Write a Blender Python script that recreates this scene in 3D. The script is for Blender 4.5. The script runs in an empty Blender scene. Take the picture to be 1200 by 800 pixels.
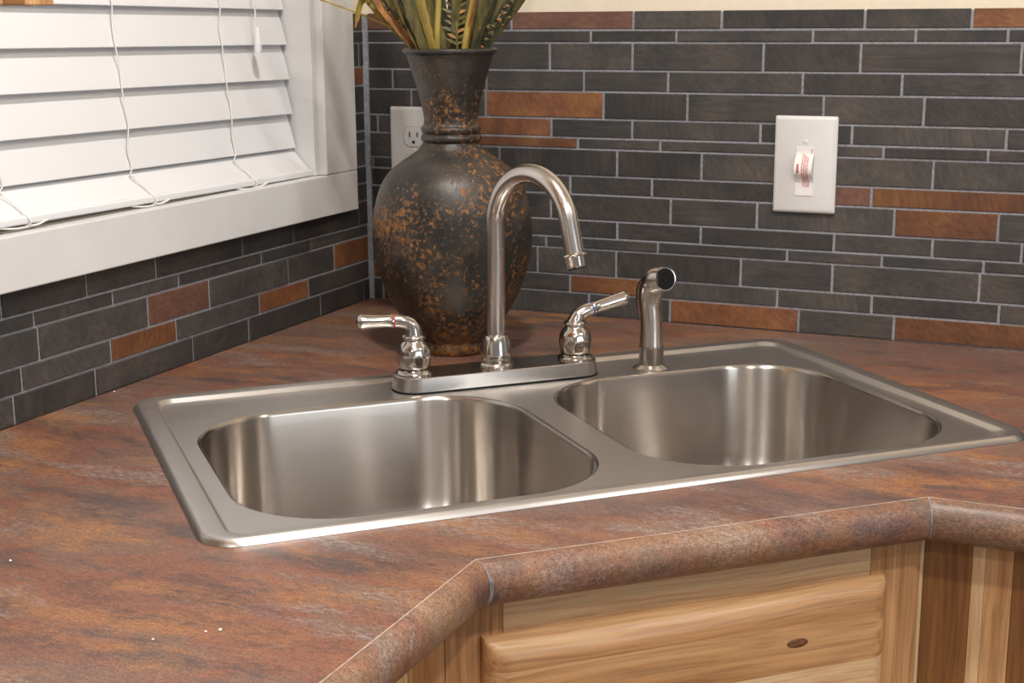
import bpy, bmesh, math, random
from mathutils import Vector, Matrix
random.seed(7)
scene = bpy.context.scene
COL = scene.collection
PI = math.pi
R2 = math.sqrt(0.5)

# ------------------------------------------------------------------ camera
cam_d = bpy.data.cameras.new('camera')
cam = bpy.data.objects.new('camera', cam_d)
COL.objects.link(cam)
F_PX = 1681.4
cam_d.sensor_width = 36.0
cam_d.lens = F_PX / 1200 * 36
cam_d.clip_start = 0.02
C = Vector((1.0757, -1.8956, 0.4161))
yaw, pit, rol = math.radians(113.897), math.radians(-12.623), math.radians(-0.352)
fw = Vector((math.cos(pit) * math.cos(yaw), math.cos(pit) * math.sin(yaw), math.sin(pit)))
rt = Vector((math.sin(yaw), -math.cos(yaw), 0))
up = rt.cross(fw)
r2 = math.cos(rol) * rt + math.sin(rol) * up
u2 = -math.sin(rol) * rt + math.cos(rol) * up
M = Matrix((r2, u2, -fw)).transposed().to_4x4()
M.translation = C
cam.matrix_world = M
scene.camera = cam

def ray(px, py):
    return fw + r2 * ((px - 600) / F_PX) - u2 * ((py - 400) / F_PX)
def on_x(px, py, x=0.0):
    d = ray(px, py); return C + d * ((x - C.x) / d.x)
def on_y(px, py, y=0.0):
    d = ray(px, py); return C + d * ((y - C.y) / d.y)
def on_z(px, py, z=0.0):
    d = ray(px, py); return C + d * ((z - C.z) / d.z)

# ------------------------------------------------------------------ world, light, exposure
vs = scene.view_settings
vs.view_transform = 'Standard'; vs.look = 'None'; vs.gamma = 1.0; vs.use_curve_mapping = False
vs.exposure = 0.0
world = bpy.data.worlds.new('room_ambient'); scene.world = world
world.use_nodes = True
bg = world.node_tree.nodes['Background']
bg.inputs[0].default_value = (0.98, 0.98, 1.0, 1); bg.inputs[1].default_value = 0.24

def area(name, loc, size, power, color=(1, 0.955, 0.91), target=None, size_y=None):
    l = bpy.data.lights.new(name, 'AREA'); l.energy = power; l.color = color
    if size_y: l.shape = 'RECTANGLE'; l.size = size; l.size_y = size_y
    else: l.shape = 'DISK'; l.size = size
    o = bpy.data.objects.new(name, l); COL.objects.link(o); o.location = loc
    d = (Vector(target) - Vector(loc)) if target else Vector((0, 0, -1))
    o.rotation_euler = d.to_track_quat('-Z', 'Y').to_euler()
    return o
CEIL = 1.53
area('ceiling_lamp_over_sink', (0.72, -1.08, CEIL - 0.03), 0.12, 21)
area('ceiling_lamp_room', (1.55, -1.75, CEIL - 0.03), 0.12, 18)
area('ceiling_lamp_right', (2.3, -1.0, CEIL - 0.03), 0.12, 12)
area('ceiling_lamp_far', (1.1, -2.9, CEIL - 0.03), 0.20, 16, (1, 0.95, 0.9))
area('daylight_window', (3.6, -2.4, 0.5), 0.8, 16, (0.86, 0.93, 1.0), target=(0.6, -0.6, 0.1), size_y=1.2)

# ------------------------------------------------------------------ helpers
def tag(o, label=None, cat=None, group=None, kind=None):
    if label: o['label'] = label
    if cat: o['category'] = cat
    if group: o['group'] = group
    if kind: o['kind'] = kind
    return o
def empty(name, loc=(0, 0, 0), rz=0.0):
    o = bpy.data.objects.new(name, None); COL.objects.link(o)
    o.location = loc; o.rotation_euler = (0, 0, rz); o.empty_display_size = 0.05
    return o
class MB:
    def __init__(s): s.v = []; s.f = []
    def add(s, vs_, fs):
        b = len(s.v); s.v += [tuple(p) for p in vs_]; s.f += [tuple(i + b for i in f) for f in fs]
        return s
    def box(s, lo, hi):
        x0, y0, z0 = lo; x1, y1, z1 = hi
        return s.add([(x0,y0,z0),(x1,y0,z0),(x1,y1,z0),(x0,y1,z0),(x0,y0,z1),(x1,y0,z1),(x1,y1,z1),(x0,y1,z1)],
                     [(3,2,1,0),(4,5,6,7),(0,1,5,4),(1,2,6,5),(2,3,7,6),(3,0,4,7)])
    def loft(s, loops, close=True, cap0=False, cap1=False):
        n = len(loops[0]); b = len(s.v)
        for l in loops: s.v += [tuple(p) for p in l]
        for i in range(len(loops) - 1):
            for j in range(n if close else n - 1):
                k = (j + 1) % n
                s.f.append((b+i*n+j, b+i*n+k, b+(i+1)*n+k, b+(i+1)*n+j))
        if cap0: s.f.append(tuple(b + j for j in reversed(range(n))))
        if cap1: s.f.append(tuple(b + (len(loops)-1)*n + j for j in range(n)))
        return s
    def lathe(s, prof, n=48, c=(0, 0, 0), cap0=True, cap1=True):
        loops = [[(c[0]+r*math.cos(2*PI*j/n), c[1]+r*math.sin(2*PI*j/n), c[2]+z) for j in range(n)] for r, z in prof]
        return s.loft(loops, True, cap0, cap1)
    def tube(s, pts, rad, n=12, caps=True):
        pts = [Vector(p) for p in pts]
        rad = rad if isinstance(rad, (list, tuple)) else [rad] * len(pts)
        t0 = (pts[1] - pts[0]).normalized()
        nrm = t0.orthogonal().normalized(); loops = []
        for i, p in enumerate(pts):
            t = (pts[min(i+1, len(pts)-1)] - pts[max(i-1, 0)]).normalized()
            nrm = (nrm - t * nrm.dot(t)).normalized(); bn = t.cross(nrm)
            loops.append([p + (nrm*math.cos(2*PI*j/n) + bn*math.sin(2*PI*j/n)) * rad[i] for j in range(n)])
        return s.loft(loops, True, caps, caps)
    def build(s, name, mat, parent=None, smooth=None, bevel=0.0):
        me = bpy.data.meshes.new(name); me.from_pydata(s.v, [], s.f); me.update()
        bm = bmesh.new(); bm.from_mesh(me)
        bmesh.ops.recalc_face_normals(bm, faces=bm.faces)
        if bevel:
            es = [e for e in bm.edges if len(e.link_faces) == 2 and e.calc_face_angle(0) > 0.5]
            bmesh.ops.bevel(bm, geom=es, offset=bevel, segments=2, affect='EDGES', profile=0.5)
        bm.to_mesh(me); bm.free()
        return finish(name, me, mat, parent, smooth)
def finish(name, me, mat, parent=None, smooth=None):
    me.materials.append(mat)
    if smooth is not None:
        for p in me.polygons: p.use_smooth = True
        me.set_sharp_from_angle(angle=math.radians(smooth))
    o = bpy.data.objects.new(name, me); COL.objects.link(o)
    if parent: o.parent = parent
    return o
def rrect(x0, x1, y0, y1, r, z, seg=8):
    out = []
    for cx, cy, a0 in ((x1-r, y1-r, 0), (x0+r, y1-r, 90), (x0+r, y0+r, 180), (x1-r, y0+r, 270)):
        for i in range(seg + 1):
            a = math.radians(a0 + 90 * i / seg)
            out.append((cx + r*math.cos(a), cy + r*math.sin(a), z))
    return out
def catmull(pts, n=6):
    P = [Vector(p) for p in pts]; P = [P[0]*2-P[1]] + P + [P[-1]*2-P[-2]]; out = []
    for i in range(1, len(P)-2):
        for k in range(n):
            t = k / n
            out.append(0.5*((2*P[i]) + (P[i+1]-P[i-1])*t + (2*P[i-1]-5*P[i]+4*P[i+1]-P[i+2])*t*t + (3*P[i]-P[i-1]-3*P[i+1]+P[i+2])*t**3))
    out.append(P[-2]); return out

# ------------------------------------------------------------------ materials
class NT:
    def __init__(s, name):
        s.m = bpy.data.materials.new(name); s.m.use_nodes = True
        s.t = s.m.node_tree; s.b = s.t.nodes['Principled BSDF']
    def n(s, typ, **kw):
        nd = s.t.nodes.new(typ)
        for k, v in kw.items():
            if k[0] == 'i' and k[1:].isdigit(): nd.inputs[int(k[1:])].default_value = v
            elif k.startswith('in_'): nd.inputs[k[3:].replace('_', ' ')].default_value = v
            else: setattr(nd, k, v)
        return nd
    def l(s, a, b): s.t.links.new(a, b)
    def coord(s, out='Object', scale=(1,1,1), rot=(0,0,0), rand=False):
        tc = s.n('ShaderNodeTexCoord'); src = tc.outputs[out]
        if rand:
            oi = s.n('ShaderNodeObjectInfo')
            mu = s.n('ShaderNodeMath', operation='MULTIPLY', i1=37.0); s.l(oi.outputs['Random'], mu.inputs[0])
            ad = s.n('ShaderNodeVectorMath', operation='ADD'); s.l(src, ad.inputs[0]); s.l(mu.outputs[0], ad.inputs[1]); src = ad.outputs[0]
        mp = s.n('ShaderNodeMapping'); mp.inputs['Scale'].default_value = scale; mp.inputs['Rotation'].default_value = rot
        s.l(src, mp.inputs[0]); return mp.outputs[0]
    def noise(s, vec, scale, detail=4, rough=0.55, dist=0.0):
        nd = s.n('ShaderNodeTexNoise'); nd.inputs['Scale'].default_value = scale; nd.inputs['Detail'].default_value = detail
        nd.inputs['Roughness'].default_value = rough; nd.inputs['Distortion'].default_value = dist
        s.l(vec, nd.inputs['Vector']); return nd.outputs[0]
    def ramp(s, fac, stops, interp='LINEAR'):
        nd = s.n('ShaderNodeValToRGB'); cr = nd.color_ramp; cr.interpolation = interp
        while len(cr.elements) < len(stops): cr.elements.new(0.5)
        for e, (p, c) in zip(cr.elements, stops):
            e.position = p; e.color = (c, c, c, 1) if isinstance(c, (int, float)) else (*c, 1)
        s.l(fac, nd.inputs[0]); return nd.outputs[0]
    def mix(s, fac, a, b, mode='MIX'):
        nd = s.n('ShaderNodeMix', data_type='RGBA', blend_type=mode)
        for i, x in ((0, fac), (6, a), (7, b)):
            if hasattr(x, 'links'): s.l(x, nd.inputs[i])
            elif i == 0: nd.inputs[0].default_value = x
            else: nd.inputs[i].default_value = (*x, 1) if len(x) == 3 else x
        return nd.outputs[2]
    def math(s, op, a, b=0.0):
        nd = s.n('ShaderNodeMath', operation=op)
        for i, x in ((0, a), (1, b)):
            if hasattr(x, 'links'): s.l(x, nd.inputs[i])
            else: nd.inputs[i].default_value = x
        return nd.outputs[0]
    def set(s, key, v):
        if hasattr(v, 'links'): s.l(v, s.b.inputs[key])
        else: s.b.inputs[key].default_value = (*v, 1) if isinstance(v, tuple) and len(v) == 3 else v
    def bump(s, h, strength=0.3, dist=0.001):
        nd = s.n('ShaderNodeBump'); nd.inputs['Strength'].default_value = strength; nd.inputs['Distance'].default_value = dist
        s.l(h, nd.inputs['Height']); s.l(nd.outputs[0], s.b.inputs['Normal'])

def plain(name, col, rough=0.5, metal=0.0, var=0.03, bump=0.0, scale=60):
    t = NT(name); v = t.coord(rand=True); nz = t.noise(v, scale, 3)
    c0 = tuple(max(0, c*(1-var)) for c in col); c1 = tuple(min(1, c*(1+var)) for c in col)
    t.set('Base Color', t.ramp(nz, [(0.3, c0), (0.7, c1)])); t.set('Roughness', rough); t.set('Metallic', metal)
    if bump: t.bump(nz, bump, 0.0005)
    return t.m

def slate_mat(name, stops, seed):
    t = NT(name)
    v = t.coord(rand=True)
    oi = t.n('ShaderNodeObjectInfo')
    big = t.noise(v, 14, 4)
    base = t.ramp(big, stops)
    # saw and cleft marks, direction differs from tile to tile
    rot = t.n('ShaderNodeVectorRotate', rotation_type='EULER_XYZ')
    cmb = t.n('ShaderNodeCombineXYZ'); an = t.math('MULTIPLY', oi.outputs['Random'], 3.0)
    t.l(an, cmb.inputs[0]); t.l(an, cmb.inputs[1]); t.l(v, rot.inputs['Vector']); t.l(cmb.outputs[0], rot.inputs['Rotation'])
    mp = t.n('ShaderNodeMapping'); mp.inputs['Scale'].default_value = (210, 210, 14); t.l(rot.outputs[0], mp.inputs[0])
    fine = t.noise(mp.outputs[0], 1.0, 5, 0.6)
    c = t.mix(0.55, base, t.ramp(fine, [(0.36, 0.34), (0.5, 0.5), (0.66, 0.72)]), 'OVERLAY')
    br = t.math('ADD', t.math('MULTIPLY', oi.outputs['Random'], 0.5), 0.76)
    c = t.mix(1.0, c, t.n('ShaderNodeCombineColor').outputs[0], 'MULTIPLY') if False else c
    hs = t.n('ShaderNodeHueSaturation'); t.l(c, hs.inputs['Color']); t.l(br, hs.inputs['Value'])
    t.set('Base Color', hs.outputs[0]); t.set('Roughness', t.ramp(fine, [(0.2, 0.5), (0.8, 0.68)]))
    t.bump(t.math('ADD', fine, t.math('MULTIPLY', big, 1.5)), 0.35, 0.0012)
    return t.m
M_SLATE = slate_mat('slate_dark', [(0.3, (0.034, 0.033, 0.032)), (0.5, (0.050, 0.045, 0.041)), (0.68, (0.072, 0.058, 0.050))], 1)
M_RUST = slate_mat('slate_rust', [(0.25, (0.105, 0.043, 0.021)), (0.5, (0.165, 0.064, 0.026)), (0.72, (0.235, 0.104, 0.034))], 2)
M_RUSTD = slate_mat('slate_rust_brown', [(0.25, (0.085, 0.045, 0.034)), (0.5, (0.13, 0.062, 0.042)), (0.75, (0.17, 0.08, 0.05))], 3)
M_GROUT = plain('grout_grey', (0.27, 0.27, 0.29), 0.9, var=0.25, bump=0.5, scale=250)
M_PAINT = plain('paint_cream', (0.80, 0.70, 0.55), 0.7, var=0.02, bump=0.1, scale=120)
M_CEIL = plain('ceiling_white', (0.8, 0.78, 0.74), 0.85, var=0.02)
M_TRIM = plain('trim_white_paint', (0.74, 0.735, 0.72), 0.42, var=0.03, scale=12)
M_BLIND = plain('blind_white_vinyl', (0.80, 0.80, 0.81), 0.38, var=0.01, scale=8)
M_CORD = plain('cord_white', (0.83, 0.81, 0.78), 0.8, var=0.05, scale=400)
M_PLATE = plain('plate_white_plastic', (0.70, 0.685, 0.665), 0.32, var=0.01)
M_DARK = plain('slot_black', (0.03, 0.028, 0.026), 0.5)
M_RUBBER = plain('rubber_black', (0.008, 0.0085, 0.009), 0.7)
M_RUBBER.node_tree.nodes['Principled BSDF'].inputs['Specular IOR Level'].default_value = 0.15
M_RED = plain('print_red', (0.55, 0.06, 0.07), 0.5)
M_REDRING = plain('ring_red', (0.6, 0.03, 0.02), 0.35)
M_BLUERING = plain('ring_blue', (0.03, 0.04, 0.28), 0.35)
M_SEAM = plain('laminate_core_line', (0.42, 0.34, 0.27), 0.6, var=0.3, scale=90)
M_CAULK = plain('seam_filler_grey', (0.20, 0.19, 0.20), 0.5, var=0.5, scale=150)
M_FLOOR = plain('floor_brown', (0.20, 0.13, 0.08), 0.5, var=0.2, scale=10)
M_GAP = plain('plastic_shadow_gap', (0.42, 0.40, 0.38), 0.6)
M_CRUMB = plain('crumb_white', (0.75, 0.73, 0.70), 0.8)

def tape_mat():
    t = NT('tape_film'); t.set('Base Color', (0.84, 0.80, 0.76)); t.set('Roughness', 0.2)
    v = t.coord(); t.bump(t.noise(v, 300, 3), 0.2, 0.0004); return t.m
M_TAPE = tape_mat()

def glass_mat():
    t = NT('window_glass'); t.set('Base Color', (0.9, 0.95, 1.0)); t.set('Roughness', 0.02); t.set('Transmission Weight', 1.0); return t.m
M_GLASS = glass_mat()

def steel(name, col, rough, aniso=0.0, brush=None, bstr=0.08, tan=None):
    t = NT(name); t.set('Metallic', 1.0)
    if brush:
        v = t.coord(scale=brush); nz = t.noise(v, 1.0, 4, 0.6)
        t.set('Base Color', t.ramp(nz, [(0.3, tuple(c*0.94 for c in col)), (0.7, tuple(min(1, c*1.05) for c in col))]))
        t.set('Roughness', t.ramp(nz, [(0.3, rough*0.94), (0.7, rough*1.06)]))
        if bstr: t.bump(nz, bstr, 0.0002)
    else:
        v = t.coord(scale=(300, 300, 300)); nz = t.noise(v, 1.0, 2)
        t.set('Base Color', col); t.set('Roughness', t.ramp(nz, [(0.3, rough*0.92), (0.7, rough*1.08)]))
    if tan:      # world direction across the brushing, along which the shine is drawn out
        t.set('Anisotropic', aniso); cx = t.n('ShaderNodeCombineXYZ', i0=tan[0], i1=tan[1], i2=tan[2]); t.l(cx.outputs[0], t.b.inputs['Tangent'])
    return t.m
M_SINKDECK = steel('stainless_deck', (0.60, 0.57, 0.54), 0.33, 0.6, (10, 700, 700), 0.04, (-R2, R2, 0))
M_BOWL = steel('stainless_bowl', (0.56, 0.52, 0.475), 0.25, 0.93, (16, 16, 2600), 0.0, (0, 0, 1))
M_NICKEL = steel('brushed_nickel', (0.60, 0.555, 0.51), 0.24)
M_NICKELP = steel('polished_nickel', (0.62, 0.575, 0.53), 0.15)

def counter_mat(name, edge=False):
    t = NT(name)
    v0 = t.coord()
    warp = t.n('ShaderNodeTexNoise'); warp.inputs['Scale'].default_value = 5.0; warp.inputs['Detail'].default_value = 4; t.l(v0, warp.inputs['Vector'])
    sc = t.n('ShaderNodeVectorMath', operation='SCALE'); sc.inputs['Scale'].default_value = 0.07; t.l(warp.outputs[1], sc.inputs[0])
    ad = t.n('ShaderNodeVectorMath', operation='ADD'); t.l(v0, ad.inputs[0]); t.l(sc.outputs[0], ad.inputs[1])
    def mp(scale, rz=0.10, loc=(0, 0, 0)):
        m = t.n('ShaderNodeMapping'); m.inputs['Scale'].default_value = scale; m.inputs['Rotation'].default_value = (0, 0, rz); m.inputs['Location'].default_value = loc
        t.l(ad.outputs[0], m.inputs[0]); return m.outputs[0]
    n1 = t.noise(mp((4.6, 11, 11)), 1.0, 10, 0.66)
    n2 = t.noise(mp((8.0, 19, 19), 0.02, (3, 7, 1)), 1.0, 10, 0.70)
    n3 = t.noise(mp((4.6, 14, 14), 0.14, (9, 2, 4)), 1.0, 10, 0.70)
    n4 = t.noise(mp((2.2, 5, 5), 0.3, (5, 5, 8)), 1.0, 6, 0.6)
    base = t.ramp(n1, [(0.32, (0.075, 0.046, 0.040)), (0.42, (0.145, 0.068, 0.048)), (0.49, (0.205, 0.083, 0.050)),
                       (0.55, (0.165, 0.095, 0.070)), (0.64, (0.29, 0.135, 0.060))])
    org = t.ramp(n2, [(0.49, 0.0), (0.64, 0.8)])
    c = t.mix(org, base, (0.31, 0.140, 0.056))
    c = t.mix(t.ramp(n4, [(0.46, 0.0), (0.62, 0.65)]), c, (0.155, 0.100, 0.082))
    drk = t.ramp(n3, [(0.36, 0.95), (0.465, 0.0)])
    c = t.mix(t.math('MULTIPLY', drk, 0.85), c, (0.070, 0.054, 0.052))
    gry = t.ramp(n3, [(0.53, 0.0), (0.63, 0.85)])
    fine = t.noise(t.coord(scale=(1, 1.8, 1.8)), 420, 5, 0.75)
    mid = t.noise(t.coord(scale=(1, 2.4, 2.4)), 120, 6, 0.75)
    gm = t.math('MULTIPLY', gry, t.ramp(mid, [(0.42, 0.05), (0.62, 1.0)]))
    c = t.mix(gm, c, (0.24, 0.212, 0.195))
    if edge: c = t.mix(t.ramp(n1, [(0.40, 0.0), (0.60, 0.6)]), c, t.mix(t.ramp(n4, [(0.42, 0.0), (0.56, 1.0)]), (0.24, 0.175, 0.13), (0.25, 0.115, 0.04)))
    c = t.mix(0.6, c, t.ramp(mid, [(0.36, 0.30), (0.5, 0.5), (0.64, 0.70)]), 'OVERLAY')
    c = t.mix(0.7, c, t.ramp(fine, [(0.38, 0.22), (0.5, 0.5), (0.62, 0.82)]), 'OVERLAY')
    t.set('Base Color', c)
    t.set('Roughness', t.ramp(fine, [(0.3, 0.34), (0.7, 0.5)]))
    t.bump(t.math('ADD', fine, t.math('MULTIPLY', n2, 0.5)), 0.25, 0.0006)
    return t.m
M_COUNTER = counter_mat('laminate_rust_slate')
M_EDGE = counter_mat('laminate_edge', True)

def wood(name, stops, axis='X', knots=False):
    t = NT(name)
    s = {'X': (0.8, 34, 34), 'Z': (34, 34, 0.8)}[axis]
    v = t.coord(rand=True)
    wn = t.n('ShaderNodeTexNoise'); wn.inputs['Scale'].default_value = 3.5; wn.inputs['Detail'].default_value = 2; t.l(v, wn.inputs['Vector'])
    sc = t.n('ShaderNodeVectorMath', operation='SCALE'); sc.inputs['Scale'].default_value = 0.022; t.l(wn.outputs[1], sc.inputs[0])
    ad = t.n('ShaderNodeVectorMath', operation='ADD'); t.l(v, ad.inputs[0]); t.l(sc.outputs[0], ad.inputs[1])
    m1 = t.n('ShaderNodeMapping'); m1.inputs['Scale'].default_value = s; t.l(ad.outputs[0], m1.inputs[0])
    g = t.noise(m1.outputs[0], 1.0, 6, 0.6, 0.25)
    m2 = t.n('ShaderNodeMapping'); m2.inputs['Scale'].default_value = tuple(x*9 for x in s); t.l(ad.outputs[0], m2.inputs[0])
    f = t.noise(m2.outputs[0], 1.0, 3, 0.6)
    c = t.ramp(g, stops)
    c = t.mix(0.6, c, t.ramp(f, [(0.36, 0.30), (0.5, 0.5), (0.64, 0.62)]), 'OVERLAY')
    oi = t.n('ShaderNodeObjectInfo'); hs = t.n('ShaderNodeHueSaturation'); t.l(c, hs.inputs['Color'])
    t.l(t.math('ADD', t.math('MULTIPLY', oi.outputs['Random'], 0.16), 0.92), hs.inputs['Value'])
    t.set('Base Color', hs.outputs[0]); t.set('Roughness', 0.36); t.bump(f, 0.12, 0.0005)
    return t.m
PALE = [(0.3, (0.54, 0.32, 0.155)), (0.5, (0.66, 0.43, 0.235)), (0.7, (0.72, 0.50, 0.30))]
MIDW = [(0.34, (0.27, 0.115, 0.042)), (0.44, (0.40, 0.195, 0.078)), (0.54, (0.50, 0.265, 0.115)), (0.66, (0.60, 0.35, 0.17))]
DARKW = [(0.28, (0.15, 0.062, 0.02)), (0.5, (0.24, 0.105, 0.034)), (0.72, (0.33, 0.16, 0.055))]
M_W_PALE_X = wood('hickory_pale_h', PALE, 'X'); M_W_PALE_Z = wood('hickory_pale_v', PALE, 'Z')
M_W_MID_X = wood('hickory_mid_h', MIDW, 'X'); M_W_MID_Z = wood('hickory_mid_v', MIDW, 'Z')
M_W_DARK_Z = wood('hickory_dark_v', DARKW, 'Z')
M_KNOT = plain('wood_knot', (0.15, 0.062, 0.022), 0.5, var=0.7, scale=260)

def vase_mat():
    t = NT('vase_distressed_black')
    v = t.coord()
    sep = t.n('ShaderNodeSeparateXYZ'); t.l(v, sep.inputs[0])
    z = sep.outputs[2]
    n_big = t.noise(v, 11, 4, 0.6)
    n_sp = t.noise(v, 170, 8, 0.78)
    n_sp2 = t.noise(t.coord(scale=(1, 1, 0.6)), 150, 4, 0.6)
    zr = t.ramp(t.math('MULTIPLY', z, 2.5), [(0.0, 0.085), (0.04, 0.075), (0.10, 0.045), (0.45, 0.055), (0.60, 0.03), (0.70, 0.046), (0.80, 0.030), (0.92, 0.022), (1.0, 0.05)])
    th = t.math('ADD', t.math('ADD', t.math('MULTIPLY', n_big, 0.30), t.math('MULTIPLY', n_sp, 0.62)), zr)
    mask = t.ramp(th, [(0.530, 0.0), (0.565, 1.0)])
    org = t.ramp(n_sp2, [(0.3, (0.085, 0.036, 0.012)), (0.5, (0.21, 0.092, 0.025)), (0.7, (0.38, 0.175, 0.045))])
    blk = t.ramp(t.noise(v, 14, 6, 0.65), [(0.36, (0.011, 0.010, 0.009)), (0.52, (0.026, 0.0225, 0.019)), (0.7, (0.070, 0.058, 0.046))])
    c = t.mix(mask, blk, org)
    t.set('Base Color', c); t.set('Roughness', t.ramp(mask, [(0, 0.36), (1, 0.62)]))
    t.bump(t.math('ADD', n_sp, t.math('MULTIPLY', mask, 0.4)), 0.3, 0.0012)
    return t.m
M_VASE = vase_mat()

def leaf_mat(name, a, b, c):
    t = NT(name); v = t.coord(rand=True, scale=(1, 1, 0.25))
    n = t.noise(v, 130, 5, 0.65); k = t.ramp(n, [(0.3, a), (0.52, b), (0.72, c)])
    t.set('Base Color', k); t.set('Roughness', 0.6); t.bump(n, 0.3, 0.0008); return t.m
M_OLIVE = leaf_mat('dried_leaf_olive', (0.035, 0.030, 0.010), (0.115, 0.095, 0.025), (0.20, 0.155, 0.045))
M_DEEP = leaf_mat('dried_leaf_deep_green', (0.018, 0.02, 0.010), (0.055, 0.055, 0.024), (0.12, 0.10, 0.04))
M_STRAW = leaf_mat('dried_stem_straw', (0.24, 0.17, 0.03), (0.36, 0.27, 0.055), (0.45, 0.35, 0.09))
M_ORANGE = leaf_mat('dried_leaf_orange', (0.15, 0.065, 0.02), (0.33, 0.14, 0.04), (0.46, 0.22, 0.07))

# ------------------------------------------------------------------ the setting: room shell
XR, YL = 3.2, -3.4           # how far the two walls run
FLOOR = -0.91
W0, W1 = -0.148, -0.905      # window opening along the left wall (y)
ZS, ZT = 0.204, 1.16         # window opening heights
wl = MB()
wl.box((-0.14, W0, FLOOR), (-0.008, 0.14, CEIL)); wl.box((-0.14, YL, FLOOR), (-0.008, W1, CEIL))
wl.box((-0.14, W1, FLOOR), (-0.008, W0, ZS)); wl.box((-0.14, W1, ZT), (-0.008, W0, CEIL))
wall_left = tag(wl.build('wall_left', M_PAINT), 'cream painted wall with the white framed window and slate backsplash', kind='structure')
wall_right = tag(MB().box((-0.008, 0.008, FLOOR), (XR, 0.14, CEIL)).build('wall_right', M_PAINT), 'cream painted wall above the slate backsplash with the light switch', kind='structure')
tag(MB().box((-0.14, YL, FLOOR - 0.05), (XR, 0.14, FLOOR)).build('floor', M_FLOOR), 'brown floor below the cabinets', kind='structure')
tag(MB().box((-0.14, YL, CEIL), (XR, 0.14, CEIL + 0.05)).build('ceiling', M_CEIL), 'white ceiling over the kitchen corner', kind='structure')

# ------------------------------------------------------------------ slate backsplash, tile by tile
T_TOP = 0.4268
MB().box((0.0, 0.0016, 0.0005), (2.3, 0.0085, T_TOP - 0.0015)).build('grout_bed', M_GROUT, wall_right)
gb = MB().box((-0.0085, -1.75, 0.0005), (-0.0016, 0.0, 0.152)).box((-0.0085, -0.066, 0.152), (-0.0016, 0.0, T_TOP - 0.0015))
gb.build('grout_bed', M_GROUT, wall_left)
# caulked corner joint
MB().loft([[(-0.002, -0.0042, z), (0.0042, 0.002, z), (-0.002, 0.002, z)] for z in (0.0005, T_TOP - 0.002)], True, True, True).build('corner_grout', M_GROUT, wall_right)
J = 0.0019   # half joint
def tile(wall, a0, a1, z0, z1, mat):
    """a0..a1 runs along the wall away from the corner"""
    p = random.uniform(-0.0004, 0.0009); ch = 0.0007
    def P(a, d, z): return (a, -d, z) if wall is wall_right else (d, -a, z)
    jz = lambda: random.uniform(-0.0004, 0.0004)
    v = []
    for dd, g in ((-0.0045, 0), (p - ch, 0), (p, ch)):
        v += [P(a0+g, dd, z0+g), P(a1-g, dd, z0+g), P(a1-g, dd, z1-g), P(a0+g, dd, z1-g)]
    m = MB(); m.v = v
    m.f = [(8, 9, 10, 11)] + [(i+b, (i+1) % 4+b, (i+1) % 4+b+4, i+b+4) for b in (0, 4) for i in range(4)]
    m.build('tile', mat, wall)
RC = [0.4268, 0.402, 0.385, 0.347, 0.318, 0.2805, 0.254, 0.2385, 0.201, 0.1745, 0.138, 0.113, 0.097, 0.0585, 0.033, 0.0]
DK, RU, RB = M_SLATE, M_RUST, M_RUSTD
# per course: pixel x of each joint (at mid course), and which pieces are rust coloured
RJ = [([466, 599, 742, 845.5, 1013.5, 1139], {0: RB, 2: RB, 6: RU}, 25),
      ([545, 692, 792.5, 952.5, 1073], {}, 44),
      ([555, 644, 741, 894.5, 1008.5, 1197], {}, 68),
      ([460, 570, 684, 782.8, 940.5, 1057], {}, 98),
      ([482, 569, 707.2, 805.5, 965, 1083], {2: RU}, 126),
      ([443, 548, 646, 740.6, 891, 998.5, 1180], {2: RU}, 154),
      ([500, 540, 677, 773.6, 928, 1035.6], {2: RU}, 172),
      ([500, 585.5, 723, 822, 945, 1094], {}, 195),
      ([470, 575, 668, 763.8, 912, 1021.5, 1210], {5: RB, 6: RU}, 222),
      ([480, 545, 645.5, 785.8, 887, 1048.5, 1171], {6: RU}, 248),
      ([470, 560, 723, 821, 977.5, 1093.5], {}, 275),
      ([455, 540, 640, 771, 922.5, 1034], {}, 292),
      ([470, 560, 630, 722, 868, 975.5, 1149], {}, 315),
      ([452, 560, 668, 760, 911, 1022], {0: RU, 3: RU}, 341),
      ([450, 560, 690, 785, 936, 1048], {4: RU, 6: RU}, 368)]
ENDX = 1.35
for k, (jx, special, my) in enumerate(RJ):
    xs = [on_y(x, my).x for x in jx]
    x = 0.0062; edges = []
    for e in xs: edges.append((x, e - J)); x = e + J
    while x < ENDX:
        w = random.uniform(0.10, 0.17); edges.append((x, x + w - J)); x += w + J
    for i, (a, b) in enumerate(edges):
        zt, zb = RC[k] - (0 if k == 0 else J*0.85), RC[k+1] + J*0.85
        if k in (6, 7) and i == 0:      # interlocking sheet: thin and tall courses swap places beside the corner
            if k == 6: zt, zb = 0.254 - J*0.85, 0.2175 + J*0.85
            else:
                xm = on_y(437, 190).x
                tile(wall_right, a, xm - J, 0.2015 + J*0.85, 0.2175 - J*0.85, DK); a = xm + J; zt, zb = 0.2175 - J*0.85, 0.2015 + J*0.85
        tile(wall_right, a, b, zb, zt, special.get(i, DK))
LC = [0.152, 0.1155, 0.0985, 0.0605, 0.0325, 0.0]
LJ = [([421.5, 344.5, 284.5, 184, 103], {}, (258, 282, 292, 325, 350)),
      ([364.5, 307, 210, 133], {}, (292, 308, 330, 355)),
      ([392, 338, 246, 174, 46], {0: RU, 3: RB}, (300, 318, 345, 365, 405)),
      ([362, 304, 207, 130.5], {1: RU, 3: RU}, (335, 352, 385, 410)),
      ([427, 376, 292, 226.5, 112.5, 17], {}, (345, 358, 385, 408, 445, 480))]
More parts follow.
